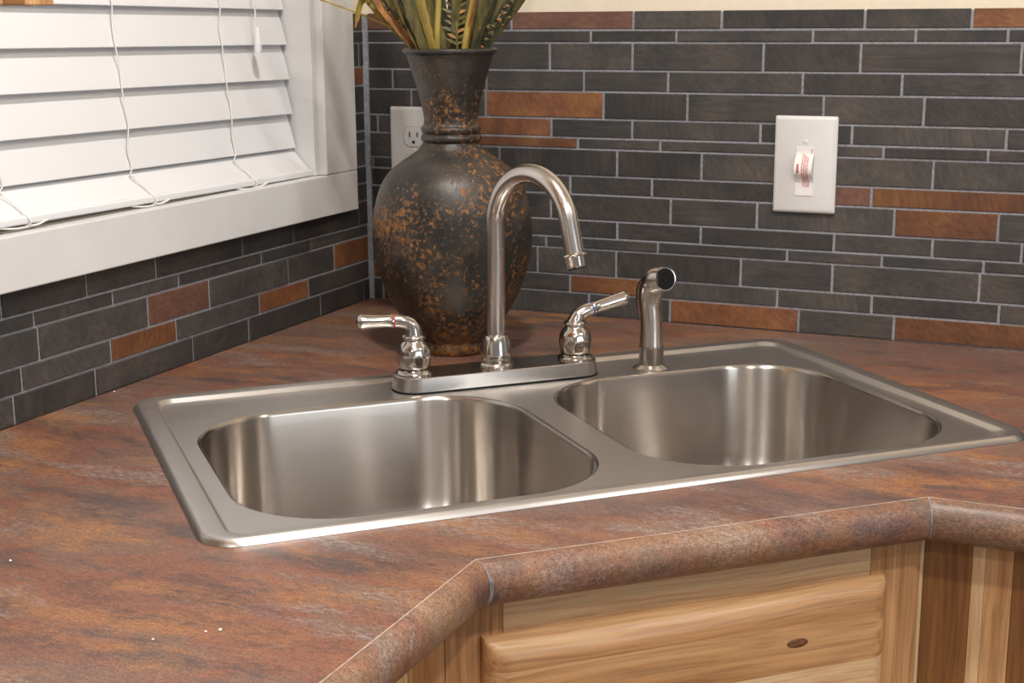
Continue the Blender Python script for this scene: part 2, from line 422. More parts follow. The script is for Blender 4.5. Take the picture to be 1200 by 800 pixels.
for k, (jx, special, mys) in enumerate(LJ):
    ys = [-on_x(x, y).y for x, y in zip(jx, mys)]
    a = 0.0062; edges = []
    for e in ys: edges.append((a, e - J)); a = e + J
    while a < 1.15:
        w = random.uniform(0.11, 0.17); edges.append((a, a + w - J)); a += w + J
    for i, (p, q) in enumerate(edges):
        if q - p > 0.002: tile(wall_left, p, q, LC[k+1] + J*0.85, LC[k] - J*0.85, special.get(i, DK))
SC = [0.4268, 0.402, 0.385, 0.350, 0.323, 0.283, 0.256, 0.241, 0.204, 0.1785, 0.152]
for k in range(10):
    m = {0: RB, 3: RU}.get(k, DK); zt, zb = SC[k] - (0 if k == 0 else J*0.85), SC[k+1] + J*0.85
    if k == 2:
        tile(wall_left, 0.0062, 0.0145, zb, zt, DK); tile(wall_left, 0.0185, 0.0655, zb, zt, DK)
    else: tile(wall_left, 0.0062, 0.0655, zb, zt, m)

# ------------------------------------------------------------------ window trim, jamb, glass
win = tag(MB().box((-0.118, W1 - 0.0, ZS), (-0.110, W0, ZT)).build('window_1', M_GLASS), 'kitchen window behind the white blind', kind='structure')
def trimpart(name, lo, hi, bev=0.0015): return MB().box(lo, hi).build(name, M_TRIM, win, bevel=bev)
CT = 0.018
trimpart('casing_side', (-0.0015, W0, ZS), (CT, -0.0625, ZT + 0.07))
trimpart('casing_side', (-0.0075, W1 - 0.085, ZS), (CT, W1, ZT + 0.07))
trimpart('casing_bottom', (-0.0015, W1 - 0.085, 0.146), (CT, -0.0625, ZS - 0.0006))
trimpart('casing_top', (-0.0075, W1, ZT), (CT, W0, ZT + 0.07))
trimpart('jamb_side', (-0.11, W0 - 0.012, ZS), (0.006, W0 - 0.0004, ZT), 0.001)
trimpart('jamb_side', (-0.11, W1 + 0.0004, ZS), (0.006, W1 + 0.012, ZT), 0.001)
trimpart('window_sill', (-0.11, W1 + 0.012, ZS - 0.012), (0.006, W0 - 0.0125, ZS - 0.003), 0.001)
trimpart('jamb_top', (-0.11, W1 + 0.012, ZT - 0.012), (0.006, W0 - 0.0125, ZT), 0.001)

# ------------------------------------------------------------------ window blind
blind = tag(empty('window_blind', (-0.03, -0.53, ZS)), 'white closed horizontal slat blind hanging in the window', 'window blind')
BO = Vector((-0.03, -0.53, ZS))
blind.rotation_euler = (-0.0100, 0, 0); blind.location.z = ZS + 0.0030   # hangs a touch out of level
Y0, Y1 = -0.1665, -0.889
def bl(p): return tuple(Vector(p) - BO)
def slat_edge_x(z): return max(-0.045, -0.021 - (z - 0.244) * 0.064)
SLZ = [0.2438 + 0.0472 * k for k in range(19)]
slat_me = None
for k, z in enumerate(SLZ):
    if slat_me is None:
        m = MB(); a = math.radians(74)
        ex, ez = -math.cos(a), math.sin(a)                 # from lower edge up and back
        nx, nz = ez, -ex
        loops = []
        for y in (Y0, Y1):
            loop = []
            for s_, t_ in ((0, 0.0003), (0.0004, 0), (0.0246, -0.0007), (0.0496, 0), (0.05, 0.0003), (0.05, 0.0025), (0.0496, 0.0028), (0.0246, 0.0021), (0.0004, 0.0028), (0, 0.0025)):
                loop.append((ex*s_ - nx*t_, y - BO.y, ez*s_ - nz*t_))
            loops.append(loop)
        m.loft(loops, True, True, True)
        o = m.build('slat', M_BLIND, blind, smooth=35); slat_me = o.data
    else:
        o = bpy.data.objects.new('slat', slat_me); COL.objects.link(o); o.parent = blind
    o.location = (slat_edge_x(z) - BO.x, 0, z - BO.z)
# bottom rail: tilted outwards, with a rounded lip
rail = [(-0.034, 0.2475), (-0.0032, 0.2160), (-0.0022, 0.2138), (-0.0010, 0.2142), (0.0020, 0.2136), (0.0036, 0.2118), (0.0040, 0.2095), (0.0036, 0.2062), (0.0020, 0.2048), (-0.0010, 0.2052), (-0.0340, 0.2360)]
MB().loft([[bl((x_, y, z_)) for x_, z_ in rail] for y in (Y0 + 0.002, Y1 - 0.002)], True, True, True).build('bottom_rail', M_BLIND, blind, smooth=30)
MB().box(bl((-0.06, Y1, ZT - 0.062)), bl((-0.006, Y0, ZT - 0.0125))).build('head_rail', M_BLIND, blind, bevel=0.002)
for yc, ph in ((-0.742, 0.2), (-0.530, 0.0), (-0.319, 0.5)):
    pts = []
    for k in range(18, -1, -1):
        z = SLZ[k]; x = slat_edge_x(z)
        pts.append(bl((x - 0.004 + 0.003, yc + 0.004*math.sin(k*1.3 + ph), z + 0.024)))
        pts.append(bl((x + 0.0022, yc + 0.004*math.sin(k*1.3 + 0.6 + ph), z + 0.002)))
    pts += [bl((-0.017, yc - 0.003, 0.2385)), bl((-0.008, yc + 0.006, 0.2255)), bl((0.0052, yc + 0.012, 0.2115)), bl((0.006, yc + 0.013, 0.2055)), bl((-0.002, yc + 0.012, 0.2022))]
    MB().tube(catmull(pts, 3), 0.00085, 6).build('ladder_cord', M_CORD, blind, smooth=60)
    q = [(0.0045, yc + 0.013, 0.2035), (0.0085, yc + 0.020, 0.2035), (0.0085, yc + 0.033, 0.2065), (0.0055, yc + 0.038, 0.2065), (0.002, yc + 0.030, 0.2035), (0.003, yc + 0.012, 0.2020), (0.004, yc - 0.010, 0.2025), (0.0, yc - 0.026, 0.2045)]
    MB().tube(catmull([bl(p) for p in q], 4), 0.0010, 6).build('cord_loop', M_CORD, blind, smooth=60)
    # rear ladder cord, seen only between the slats
    MB().tube([bl((-0.062, yc, 1.1)), bl((-0.048, yc, 0.25))], 0.0008, 5).build('ladder_cord', M_CORD, blind)
tp = on_x(299, 33, -0.012)
MB().tube([bl((-0.03, tp.y - 0.002, 1.1)), bl((-0.015, tp.y - 0.001, 0.6)), bl((-0.012, tp.y, tp.z))], 0.0009, 6).build('pull_cord', M_CORD, blind, smooth=60)
MB().lathe([(0.0012, 0.001), (0.0022, 0.0), (0.0032, -0.006), (0.0034, -0.012), (0.0048, -0.016), (0.0052, -0.030), (0.0045, -0.033)], 16, bl((-0.010, tp.y, tp.z))).build('tassel', M_BLIND, blind, smooth=40)

# ------------------------------------------------------------------ countertop with sink cut-out and mitred rounded edge
SC_C = Vector((0.5258, -0.5277, 0.0))
def uv(u, v, z=0.0): return Vector((SC_C.x + (u - v) * R2, SC_C.y + (u + v) * R2, z))
AL, AR = Vector((0.615, -0.930)), Vector((0.921, -0.636))
CE_Y, CE_X = -1.72, 2.2
ctr = tag(empty('countertop', (0, 0, 0)), 'rust and brown slate-look laminate countertop wrapping the corner', 'countertop')
def counter_slab():
    outer = [(-0.0, -0.0), (0.0, CE_Y), (AL.x, CE_Y), (AL.x, AL.y), (AR.x, AR.y), (CE_X, AR.y), (CE_X, 0.0)]
    hole = [uv(p[0], p[1]).xy for p in rrect(-0.402, 0.402, -0.232, 0.232, 0.05, 0, 4)]
    bm = bmesh.new()
    def loop(pts, z):
        vs_ = [bm.verts.new((p[0], p[1], z)) for p in pts]
        return vs_, [bm.edges.new((vs_[i], vs_[(i+1) % len(vs_)])) for i in range(len(vs_))]
    tops, e1 = loop(outer, 0); toph, e2 = loop(hole, 0)
    bmesh.ops.triangle_fill(bm, use_beauty=True, edges=e1 + e2)
    for grp in (tops, toph):
        low = [bm.verts.new((v.co.x, v.co.y, -0.036)) for v in grp]
        for i in range(len(grp)):
            k = (i + 1) % len(grp); bm.faces.new((grp[i], grp[k], low[k], low[i]))
    bmesh.ops.recalc_face_normals(bm, faces=bm.faces)
    me = bpy.data.meshes.new('counter_slab'); bm.to_mesh(me); bm.free()
    return finish('counter_slab', me, M_COUNTER, ctr)
counter_slab()
# profile of the rounded front edge: (outwards, z)
prof = [(0.0, 0.0)]
for i in range(0, 15):
    a = math.radians(78 - i * (78 + 82) / 14)
    prof.append((0.0005 + 0.0155 * math.cos(a), -0.0195 + 0.0195 * math.sin(a)))
prof += [(0.0, -0.0390)]
path = [Vector((AL.x, CE_Y)), AL, AR, Vector((CE_X, AR.y))]
def seg_n(a, b): t = (b - a).normalized(); return Vector((t.y, -t.x))
norms = [seg_n(path[i], path[i+1]) for i in range(3)]
def mitre(i):
    if i == 0: return norms[0]
    if i == 3: return norms[2]
    m = (norms[i-1] + norms[i]).normalized(); return m / m.dot(norms[i])
for i in range(3):
    t = (path[i+1] - path[i]).normalized()
    loops = []
    for e, sgn in ((i, 1), (i + 1, -1)):
        mv = mitre(e); g = 0.0005 if 0 < e < 3 else 0.0
        loops.append([tuple((path[e] + t*g*sgn + mv*o_)) + (z_,) for o_, z_ in prof])
    o = MB().loft(loops, False).build('rounded_edge', M_EDGE, ctr, smooth=40)
    mv0, mv1 = mitre(i), mitre(i + 1)
    w = 0.0007
    a_, b_ = path[i], path[i+1]
    MB().add([(*(a_ - mv0*w*0.6), 0.00025), (*(b_ - mv1*w*0.6), 0.00025), (*(b_ + mv1*w*0.7), 0.0001), (*(a_ + mv0*w*0.7), 0.0001)], [(0, 1, 2, 3)]).build('edge_seam', M_SEAM, ctr)
for i in (1, 2):
    mv = mitre(i); t = (path[i] - path[i-1]).normalized(); t2 = (path[i+1] - path[i]).normalized()
    loops = []
    for k, (o_, z_) in enumerate(prof):
        wdt = 0.0006 + (0.0022 if (i == 1 and 5 < k < 15) else 0.0004)
        c_ = path[i] + mv * (o_ + 0.0003)
        loops.append([(*(c_ - t*wdt*0.5), z_ + 0.0001), (*(c_ + mv*0.0003), z_ + 0.0002), (*(c_ + t2*wdt), z_ + 0.0001)])
    MB().loft(loops, False).build('mitre_seam', M_CAULK, ctr, smooth=60)

# ------------------------------------------------------------------ base cabinets
tdir = (AR - AL).normalized(); ndir = Vector((tdir.y, -tdir.x)); TH = math.atan2(tdir.y, tdir.x)
E0 = 0.020
# local frame of the diagonal front: x along the face, y outwards is -y, z up; origin at arris corner AL pushed back E0
def face_root(name): return empty(name, (AL.x - ndir.x*E0, AL.y - ndir.y*E0, FLOOR), TH)
HF = -FLOOR
CB = -0.0365
sb_ = tag(face_root('sink_base_cabinet'), 'hickory corner sink cabinet set diagonally under the counter', 'cabinet')
def fbox(name, x0, x1, y0, y1, z0, z1, mat, parent, bev=0.0008):
    return MB().box((x0, y0, z0 + HF), (x1, y1, z1 + HF)).build(name, mat, parent, bevel=bev)
SL, SR = -0.0205, 0.440
fbox('stile', SL, 0.0300, 0.0, 0.019, -0.80, CB, M_W_MID_Z, sb_)
fbox('stile', 0.3830, SR - 0.0045, 0.0, 0.019, -0.80, CB, M_W_MID_Z, sb_)
fbox('edge_strip', SR - 0.0042, SR, 0.0005, 0.019, -0.80, CB, M_W_PALE_Z, sb_)
fbox('top_rail', 0.0302, 0.3828, 0.0006, 0.019, -0.105, CB, M_W_PALE_X, sb_)
fbox('middle_rail', 0.0302, 0.3828, 0.0006, 0.019, -0.255, -0.215, M_W_PALE_X, sb_)
fbox('bottom_rail', 0.0302, 0.3828, 0.0006, 0.019, -0.80, -0.755, M_W_PALE_X, sb_)
fbox('toe_kick', SL, SR, 0.06, 0.075, FLOOR, -0.80, M_W_DARK_Z, sb_)
# drawer front: glued boards, the outer edge wide rounded
def rounded_board(name, x0, x1, z0, z1, mat, parent, top=False, bottom=False):
    D0, D1 = -0.0005, -0.0205
    pr = [(0.0, D0), (0.0, D0 - 0.006), (0.0020, D0 - 0.0105), (0.0055, D0 - 0.0145), (0.0105, D0 - 0.0175), (0.016, D0 - 0.0193), (0.0215, D1)]
    # front skin: rows of z, columns over x, with the edge profile on left, right and (if top/bottom) those sides
    xs = [(x0 + i_, dpt) for i_, dpt in pr] + [(x1 - i_, dpt) for i_, dpt in reversed(pr)]
    if top: zs = [(z1 - i_, dpt) for i_, dpt in pr]
    else: zs = [(z1, None)]
    if bottom: zs += [(z0 + i_, dpt) for i_, dpt in reversed(pr)]
    else: zs += [(z0, None)]
    loops = []
    for z_, dz in zs:
        loops.append([(x_, max(dx, dz) if dz is not None else dx, z_ + HF) for x_, dx in xs])
    m = MB().loft(loops, False)
    m.add([(x0, D0, z0+HF), (x1, D0, z0+HF), (x1, D0, z1+HF), (x0, D0, z1+HF)], [(0, 1, 2, 3)])
    return m.build(name, mat, parent, smooth=50)
dr = rounded_board('drawer_front', 0.0105, 0.3935, -0.1010, -0.0745, M_W_MID_X, sb_, top=True)
rounded_board('board', 0.0105, 0.3935, -0.1453, -0.1011, M_W_MID_X, dr)
rounded_board('board', 0.0105, 0.3935, -0.2300, -0.1454, M_W_PALE_X, dr, bottom=True)
MB().lathe([(0.0005, 0.0006), (0.006, 0.0005), (0.0085, 0.0001)], 16).build('knot', M_KNOT, dr)
kn = [o for o in dr.children if o.name.startswith('knot')][0]
kn.rotation_euler = (PI/2, 0, 0); kn.scale = (1.25, 0.5, 1); kn.location = (0.2965, -0.0207, -0.1185 + HF)
for x0, x1 in ((0.0105, 0.200), (0.204, 0.3935)):
    rounded_board('door', x0, x1, -0.785, -0.240, M_W_MID_X, sb_, top=True, bottom=True)
# carcass behind the face frame
car = [Vector((0.03, -0.03)), Vector((0.03, -0.88)), Vector((0.55, -0.88)), None, None, Vector((0.86, -0.03))]
pL = AL - ndir*(E0 + 0.022) + tdir*(SL + 0.02); pR = AL - ndir*(E0 + 0.022) + tdir*(SR - 0.02)
base_pts = [(0.03, -0.03), (0.03, pL.y), (pL.x, pL.y), (pR.x, pR.y), (pR.x, -0.03)]
rl = Matrix.Rotation(-TH, 2)
o2 = Vector((AL.x - ndir.x*E0, AL.y - ndir.y*E0))
loc_pts = [rl @ (Vector(p) - o2) for p in base_pts]
MB().loft([[(p.x, p.y, z_ + HF) for p in loc_pts] for z_ in (-0.80, -0.24)], True, True, True).build('carcass', M_W_PALE_Z, sb_)

fL = AL - ndir*E0 + tdir*SL      # where the left run's face starts
fR = AL - ndir*E0 + tdir*SR
cl = tag(empty('base_cabinet', (fL.x, fL.y - 0.0002, FLOOR), -PI/2), 'hickory base cabinet under the counter below the window', 'cabinet')
# local x runs along -y world, local y points into the room (+x world)
def lbox(name, x0, x1, y0, y1, z0, z1, mat): return MB().box((x0, y0, z0 + HF), (x1, y1, z1 + HF)).build(name, mat, cl, bevel=0.0008)
lbox('stile', 0.0, 0.062, -0.019, 0.0, -0.80, CB, M_W_MID_Z)
lbox('stile', 0.0625, 0.70, -0.019, -0.0004, -0.80, CB, M_W_PALE_Z)
lbox('carcass', 0.0, 0.70, -0.54, -0.02, FLOOR, -0.05, M_W_PALE_Z)
cr_ = tag(empty('base_cabinet', (fR.x - 0.0008, fR.y + 0.0008, FLOOR), 0), 'hickory base cabinet with dark brown boards beside the sink cabinet', 'cabinet')
def rbox(name, x0, x1, z0, z1, mat, y=0.0): return MB().box((x0, y, z0 + HF), (x1, 0.019, z1 + HF)).build(name, mat, cr_, bevel=0.0005)
xa = 0.0
for w_, mt in ((0.0425, M_W_DARK_Z), (0.0115, M_W_PALE_Z), (0.024, M_W_MID_Z), (0.045, M_W_DARK_Z), (0.05, M_W_MID_Z), (0.9, M_W_MID_Z)):
    rbox('board', xa, xa + w_ - 0.0002, -0.80, CB, mt); xa += w_
MB().box((0.0, 0.0195, 0), (1.05, 0.56, HF - 0.05)).build('carcass', M_W_PALE_Z, cr_)

# upper wall cabinet, only a corner of it hangs into view
uc = tag(empty('wall_cabinet', (0.0, -1.012, 0.4285)), 'hickory wall cabinet hung beyond the window', 'cabinet')
MB().box((-0.006, -0.60, 0.0), (0.286, 0.0, 0.76)).build('cabinet_body', M_W_MID_Z, uc, bevel=0.001)
ya = 0.0
for w_, mt in ((0.031, M_W_MID_Z), (0.022, M_W_DARK_Z), (0.30, M_W_MID_Z), (0.245, M_W_PALE_Z)):
    MB().box((0.2865, -ya - w_ + 0.0003, 0.0005), (0.3055, -ya, 0.7595)).build('face_board', mt, uc, bevel=0.0008); ya += w_

# ------------------------------------------------------------------ stainless double sink
sink = tag(empty('kitchen_sink', SC_C, math.radians(45)), 'stainless steel double bowl drop-in sink set across the corner', 'sink')
HW, HD = 0.419, 0.250
BOWLS = ((-0.370, -0.024), (0.024, 0.370)); BV0, BV1, BR = -0.215, 0.1435, 0.098
DZ = 0.0012
def sink_deck():
    bm = bmesh.new(); seg = 10
    def ring(l):
        return [bm.verts.new(p) for p in l]
    def bridge(a, b):
        for i in range(len(a)):
            k = (i+1) % len(a); bm.faces.new((a[i], a[k], b[k], b[i]))
    def R_(ins, fr, z, r): return rrect(-HW+ins, HW-ins, -HD+fr, HD-ins, r, z, seg)
    rings = [ring(R_(0.0, 0.0, 0.0003, 0.034)), ring(R_(0.0012, 0.0010, 0.0026, 0.034)), ring(R_(0.0045, 0.0040, 0.0054, 0.032)), ring(R_(0.0060, 0.0055, 0.0060, 0.031)),
             ring(R_(0.009, 0.0075, 0.0060, 0.030)), ring(R_(0.0225, 0.009, 0.0060, 0.022)), ring(R_(0.0234, 0.010, 0.0056, 0.0215)),
             ring(R_(0.0264, 0.022, DZ + 0.0004, 0.019)), ring(R_(0.0275, 0.026, DZ, 0.018)), ring(R_(0.0290, 0.0275, DZ, 0.017))]
    for a, b in zip(rings, rings[1:]): bridge(a, b)
    last = rings[-1]; edges = [bm.edges.get((last[i], last[(i+1) % len(last)])) for i in range(len(last))]
    for u0, u1 in BOWLS:
        outer = ring(rrect(u0-0.006, u1+0.006, BV0-0.006, BV1+0.006, BR+0.006, DZ, 14))
        edges += [bm.edges.new((outer[i], outer[(i+1) % len(outer)])) for i in range(len(outer))]
        inner = ring(rrect(u0-0.005, u1+0.005, BV0-0.005, BV1+0.005, BR+0.005, DZ, 14)); bridge(outer, inner)
    rim_e = [e for e in edges]
    bmesh.ops.triangle_fill(bm, use_beauty=True, edges=rim_e)
    bmesh.ops.recalc_face_normals(bm, faces=bm.faces)
    if sum(f.normal.z * f.calc_area() for f in bm.faces) < 0: bmesh.ops.reverse_faces(bm, faces=bm.faces)
    me = bpy.data.meshes.new('sink_rim'); bm.to_mesh(me); bm.free()
    return finish('sink_rim', me, M_SINKDECK, sink, 45)
sink_deck()
for u0, u1 in BOWLS:
    cx, cy = (u0+u1)/2, (BV0+BV1)/2
    hw, hd = (u1-u0)/2, (BV1-BV0)/2
    rows = []
    def row(ins, z, r): rows.append(rrect(-hw+ins, hw-ins, -hd+ins, hd-ins, max(r, 0.004), z, 14))
    row(-0.005, DZ, BR + 0.005)
    for a in (15, 35, 55, 75, 90):
        a = math.radians(a); row(-0.005 + 0.005*math.sin(a), DZ - 0.005*(1-math.cos(a)), BR + 0.005 - 0.005*math.sin(a))
    row(0.0007, -0.02, BR - 0.0005); row(0.0017, -0.048, BR - 0.0013); row(0.0028, -0.080, BR - 0.0021); row(0.004, -0.112, BR - 0.003)
    for a in (15, 30, 45, 60, 75, 90):
        a = math.radians(a); row(0.004 + 0.045*(1-math.cos(a)), -0.112 - 0.045*math.sin(a), BR - 0.003 - 0.030*(1-math.cos(a)))
    row(0.09, -0.1585, 0.05); row(0.125, -0.1595, 0.04)
    b = MB().loft(rows, True, False, False)
    last = rows[-1]; n0 = len(b.v); b.v.append((0, 0, -0.160)); st = n0 - len(last)
    for j in range(len(last)): b.f.append((st + j, st + (j+1) % len(last), n0))
    o = b.build('bowl', M_BOWL, sink, smooth=60); o.location = (cx, cy, 0)
    # make the normals face the inside
    drn = MB().lathe([(0.043, -0.1585), (0.0415, -0.1568), (0.036, -0.1575), (0.033, -0.162), (0.028, -0.172), (0.001, -0.173)], 32, cap0=False).build('drain', M_NICKELP, sink, smooth=40)
    drn.location = (cx, cy, 0)

# ------------------------------------------------------------------ faucet
FU, FV = -0.0045, 0.182
fau = tag(empty('faucet', uv(FU, FV, DZ), math.radians(45)), 'brushed nickel gooseneck faucet with two lever handles on the sink deck', 'faucet')
def stadium(hx, hy, r, z, seg=10): return rrect(-hx, hx, -hy, hy, r, z, seg)
MB().loft([stadium(0.1275, 0.0285, 0.0275, 0.0), stadium(0.1275, 0.0285, 0.0275, 0.0022)], True, True, True).build('gasket', M_RUBBER, fau)
MB().loft([stadium(0.1270, 0.0282, 0.027, 0.0022), stadium(0.1250, 0.0270, 0.026, 0.0178), stadium(0.1243, 0.0264, 0.0255, 0.0184), stadium(0.1232, 0.0254, 0.0245, 0.0187), stadium(0.122, 0.0243, 0.0234, 0.0187)], True, False, True).build('deck_plate', M_NICKEL, fau, smooth=35)
# spout
sp = MB().lathe([(0.0200, 0.0186), (0.0202, 0.0215), (0.0185, 0.0235), (0.0183, 0.0280), (0.0172, 0.0290), (0.0185, 0.0300), (0.0185, 0.0345), (0.0180, 0.037), (0.0165, 0.050), (0.0140, 0.0555), (0.0112, 0.057)], 40, cap0=False).build('spout_collar', M_NICKELP, fau, smooth=35)
ang = math.radians(-70); dx_, dy_ = math.cos(ang), math.sin(ang)
RAD, ZC = 0.0625, 0.1860
pts = [(0, 0, 0.05), (0, 0, 0.09), (0, 0, 0.14), (0, 0, ZC - 0.02)]
for i in range(0, 34):
    a = math.radians(165 * i / 33); r_ = RAD*(1 - math.cos(a)); pts.append((dx_*r_, dy_*r_, ZC + RAD*math.sin(a)))
a = math.radians(165); r_ = RAD*(1-math.cos(a)); te = Vector((dx_*math.sin(a)*0 + dx_*math.sin(a), dy_*math.sin(a), math.cos(a)))
te = Vector((dx_*math.sin(a), dy_*math.sin(a), math.cos(a)))
pe = Vector(pts[-1]); pts += [pe + te*0.012, pe + te*0.026, pe + te*0.038]
tub = MB().tube(pts, 0.0108, 24).build('spout', M_NICKEL, fau, smooth=50)
e0 = pe + te*0.0365
def along(prof_, o_, d_, n=32):
    q = Vector(d_).to_track_quat('Z', 'Y'); m = MB()
    loops = [[o_ + q @ Vector((r*math.cos(2*PI*j/n), r*math.sin(2*PI*j/n), s_)) for j in range(n)] for r, s_ in prof_]
    return m.loft(loops, True, True, True)
along([(0.0108, 0), (0.0130, 0.0008), (0.0134, 0.0022), (0.0128, 0.0030), (0.0124, 0.0040), (0.0124, 0.0140), (0.0118, 0.0155)], e0, te).build('aerator', M_NICKELP, tub, smooth=35)
along([(0.0100, 0.0150), (0.0098, 0.0175)], e0, te).build('aerator_screen', M_DARK, tub)
def handle(u, dirs, ring_mat, zoff):
    h = MB().lathe([(0.0215, 0.0186), (0.0215, 0.0205), (0.0200, 0.0225), (0.0180, 0.0235), (0.0176, 0.0245)], 40, (u, 0, 0), cap0=False).build('handle', M_NICKELP, fau, smooth=35)
    # swirled bell body
    n = 108; loops = []
    bell = [(0.0160, 0.0245), (0.0176, 0.0262), (0.0184, 0.0290), (0.0191, 0.0335), (0.0195, 0.0385), (0.0194, 0.0430), (0.0187, 0.0475), (0.0172, 0.0515), (0.0150, 0.0545), (0.0128, 0.0565), (0.0118, 0.0580), (0.0119, 0.0592), (0.0135, 0.0602), (0.0140, 0.0618), (0.0132, 0.0634), (0.0116, 0.0645)]
    for r, z in bell:
        tw = (z - 0.025) * 34; am = 0.020*max(0.0, math.sin(PI*(z - 0.0262)/0.0283)) if z < 0.0545 else 0.0
        loops.append([(u + r*(1 + am*math.sin(9*(2*PI*j/n) + tw))*math.cos(2*PI*j/n), r*(1 + am*math.sin(9*(2*PI*j/n) + tw))*math.sin(2*PI*j/n), z) for j in range(n)])
    MB().loft(loops, True, True, True).build('handle_bell', M_NICKELP, h, smooth=50)
    pts = catmull([(u, 0, 0.062)] + [(u + a_, b_, c_ + zoff) for a_, b_, c_ in dirs[:4]], 6)
    rr = [0.0112 + (0.0080 - 0.0112) * min(1, i / 14) for i in range(len(pts))]
    MB().tube(pts, rr, 20).build('lever_elbow', M_NICKELP, h, smooth=50)
    p1 = Vector((u + dirs[3][0], dirs[3][1], dirs[3][2] + zoff)); p2 = Vector((u + dirs[4][0], dirs[4][1], dirs[4][2] + zoff))
    d_ = (p2 - p1).normalized(); L_ = (p2 - p1).length
    along([(0.0080, -0.0009), (0.0084, -0.0005), (0.0084, 0.0005), (0.0080, 0.0009)], p1, d_).build('temperature_ring', ring_mat, h, smooth=40)
    along([(0.0079, 0.0009), (0.0081, 0.002), (0.0074, 0.004), (0.0073, 0.010), (0.0077, L_*0.5), (0.0083, L_*0.8), (0.0088, L_ - 0.003), (0.0087, L_), (0.0060, L_ + 0.0042), (0.0024, L_ + 0.0056)], p1, d_).build('lever', M_NICKELP, h, smooth=28)
ZO = 0.0
handle(-0.1010, [(-0.0005, 0.0, 0.070), (-0.004, 0.001, 0.0765), (-0.012, 0.003, 0.0800), (-0.021, 0.006, 0.0808), (-0.058, 0.013, 0.0812)], M_REDRING, ZO)
handle(0.1010, [(0.0005, 0.0, 0.070), (0.004, 0.0, 0.0765), (0.013, 0.0, 0.0815), (0.0215, 0.0, 0.0835), (0.0640, -0.001, 0.0935)], M_BLUERING, ZO - 0.006)

# ------------------------------------------------------------------ side sprayer
SU, SV = 0.192, 0.170
spr = tag(empty('side_sprayer', uv(SU, SV, DZ), math.radians(45)), 'brushed nickel pull-out side sprayer standing beside the faucet', 'sprayer')
MB().lathe([(0.0225, 0.0), (0.0225, 0.0012), (0.0195, 0.0035), (0.0150, 0.0055), (0.0140, 0.0065)], 40).build('base_flange', M_NICKEL, spr, smooth=40)
MB().lathe([(0.0150, 0.0060), (0.0152, 0.0260), (0.0154, 0.0272), (0.0144, 0.0276)], 36).build('collar', M_NICKEL, spr, smooth=35)
nd_ = Vector((0.03, -0.97, 0.20)).normalized()
hp = Vector((0.0055, -0.019, 0.1125))
body = catmull([(0, 0, 0.0274), (0.0003, 0.0006, 0.045), (0.0, 0.0016, 0.065), (-0.001, 0.003, 0.083), (0.0, 0.001, 0.1005), (0.0, -0.0075, 0.1100), tuple(hp)], 7)
nb = len(body) - 1
rad = []
for i in range(nb + 1):
    f = i / nb
    rad.append(0.0146 - 0.0012*math.sin(PI*min(1, f/0.6)) + (0.0006 if f > 0.75 else 0))
MB().tube(body, rad, 28).build('spray_body', M_NICKEL, spr, smooth=60)
along([(0.0140, -0.004), (0.0148, 0.0), (0.0148, 0.003), (0.0140, 0.0042), (0.0130, 0.0040)], hp, nd_).build('nozzle_rim', M_NICKELP, spr, smooth=35)
noz = along([(0.0130, 0.0036), (0.0122, 0.0046), (0.0075, 0.0050), (0.0070, 0.0043), (0.0040, 0.0043), (0.0038, 0.0050), (0.001, 0.0051)], hp, nd_).build('nozzle_face', M_RUBBER, spr, smooth=30)
lev = MB().tube(catmull([(-0.006, 0.0135, 0.060), (-0.0065, 0.0165, 0.080), (-0.005, 0.017, 0.098), (-0.001, 0.009, 0.1135)], 5), [0.0045 + 0.002*math.sin(i/15*PI) for i in range(16)], 12).build('trigger', M_NICKEL, spr, smooth=60)

# ------------------------------------------------------------------ vase
VX, VY = 0.2745, -0.2715
vase = tag(empty('vase', (VX, VY, 0.0)), 'tall round-bellied black vase speckled with rusty orange, in the corner', 'vase')
vp = [(0.030, 0.0), (0.0375, 0.0), (0.0405, 0.003), (0.0415, 0.009), (0.0400, 0.0145), (0.0420, 0.018), (0.0490, 0.0245), (0.0620, 0.040), (0.0760, 0.060), (0.0880, 0.085),
      (0.0965, 0.113), (0.1005, 0.138), (0.1010, 0.160), (0.0980, 0.187), (0.0905, 0.212), (0.0790, 0.2305), (0.0640, 0.2430), (0.0510, 0.2515), (0.0415, 0.2585), (0.0365, 0.2650),
      (0.0350, 0.2680), (0.0372, 0.2700), (0.0380, 0.2730), (0.0372, 0.2760), (0.0352, 0.2780), (0.0366, 0.2805), (0.0376, 0.2840), (0.0368, 0.2870), (0.0345, 0.2890), (0.0335, 0.2960),
      (0.0350, 0.3060), (0.0395, 0.3260), (0.0450, 0.3460), (0.0515, 0.3660), (0.0545, 0.3745), (0.0580, 0.3775), (0.0588, 0.3800), (0.0580, 0.3820), (0.0555, 0.3828), (0.0530, 0.3815),
      (0.0500, 0.3700), (0.0430, 0.3480), (0.0330, 0.3080), (0.0300, 0.2900), (0.0300, 0.2600)]
vpp = catmull([(r, z, 0) for r, z in vp], 3)
MB().lathe([(p.x, p.y) for p in vpp], 72).build('vase_body', M_VASE, vase, smooth=60)

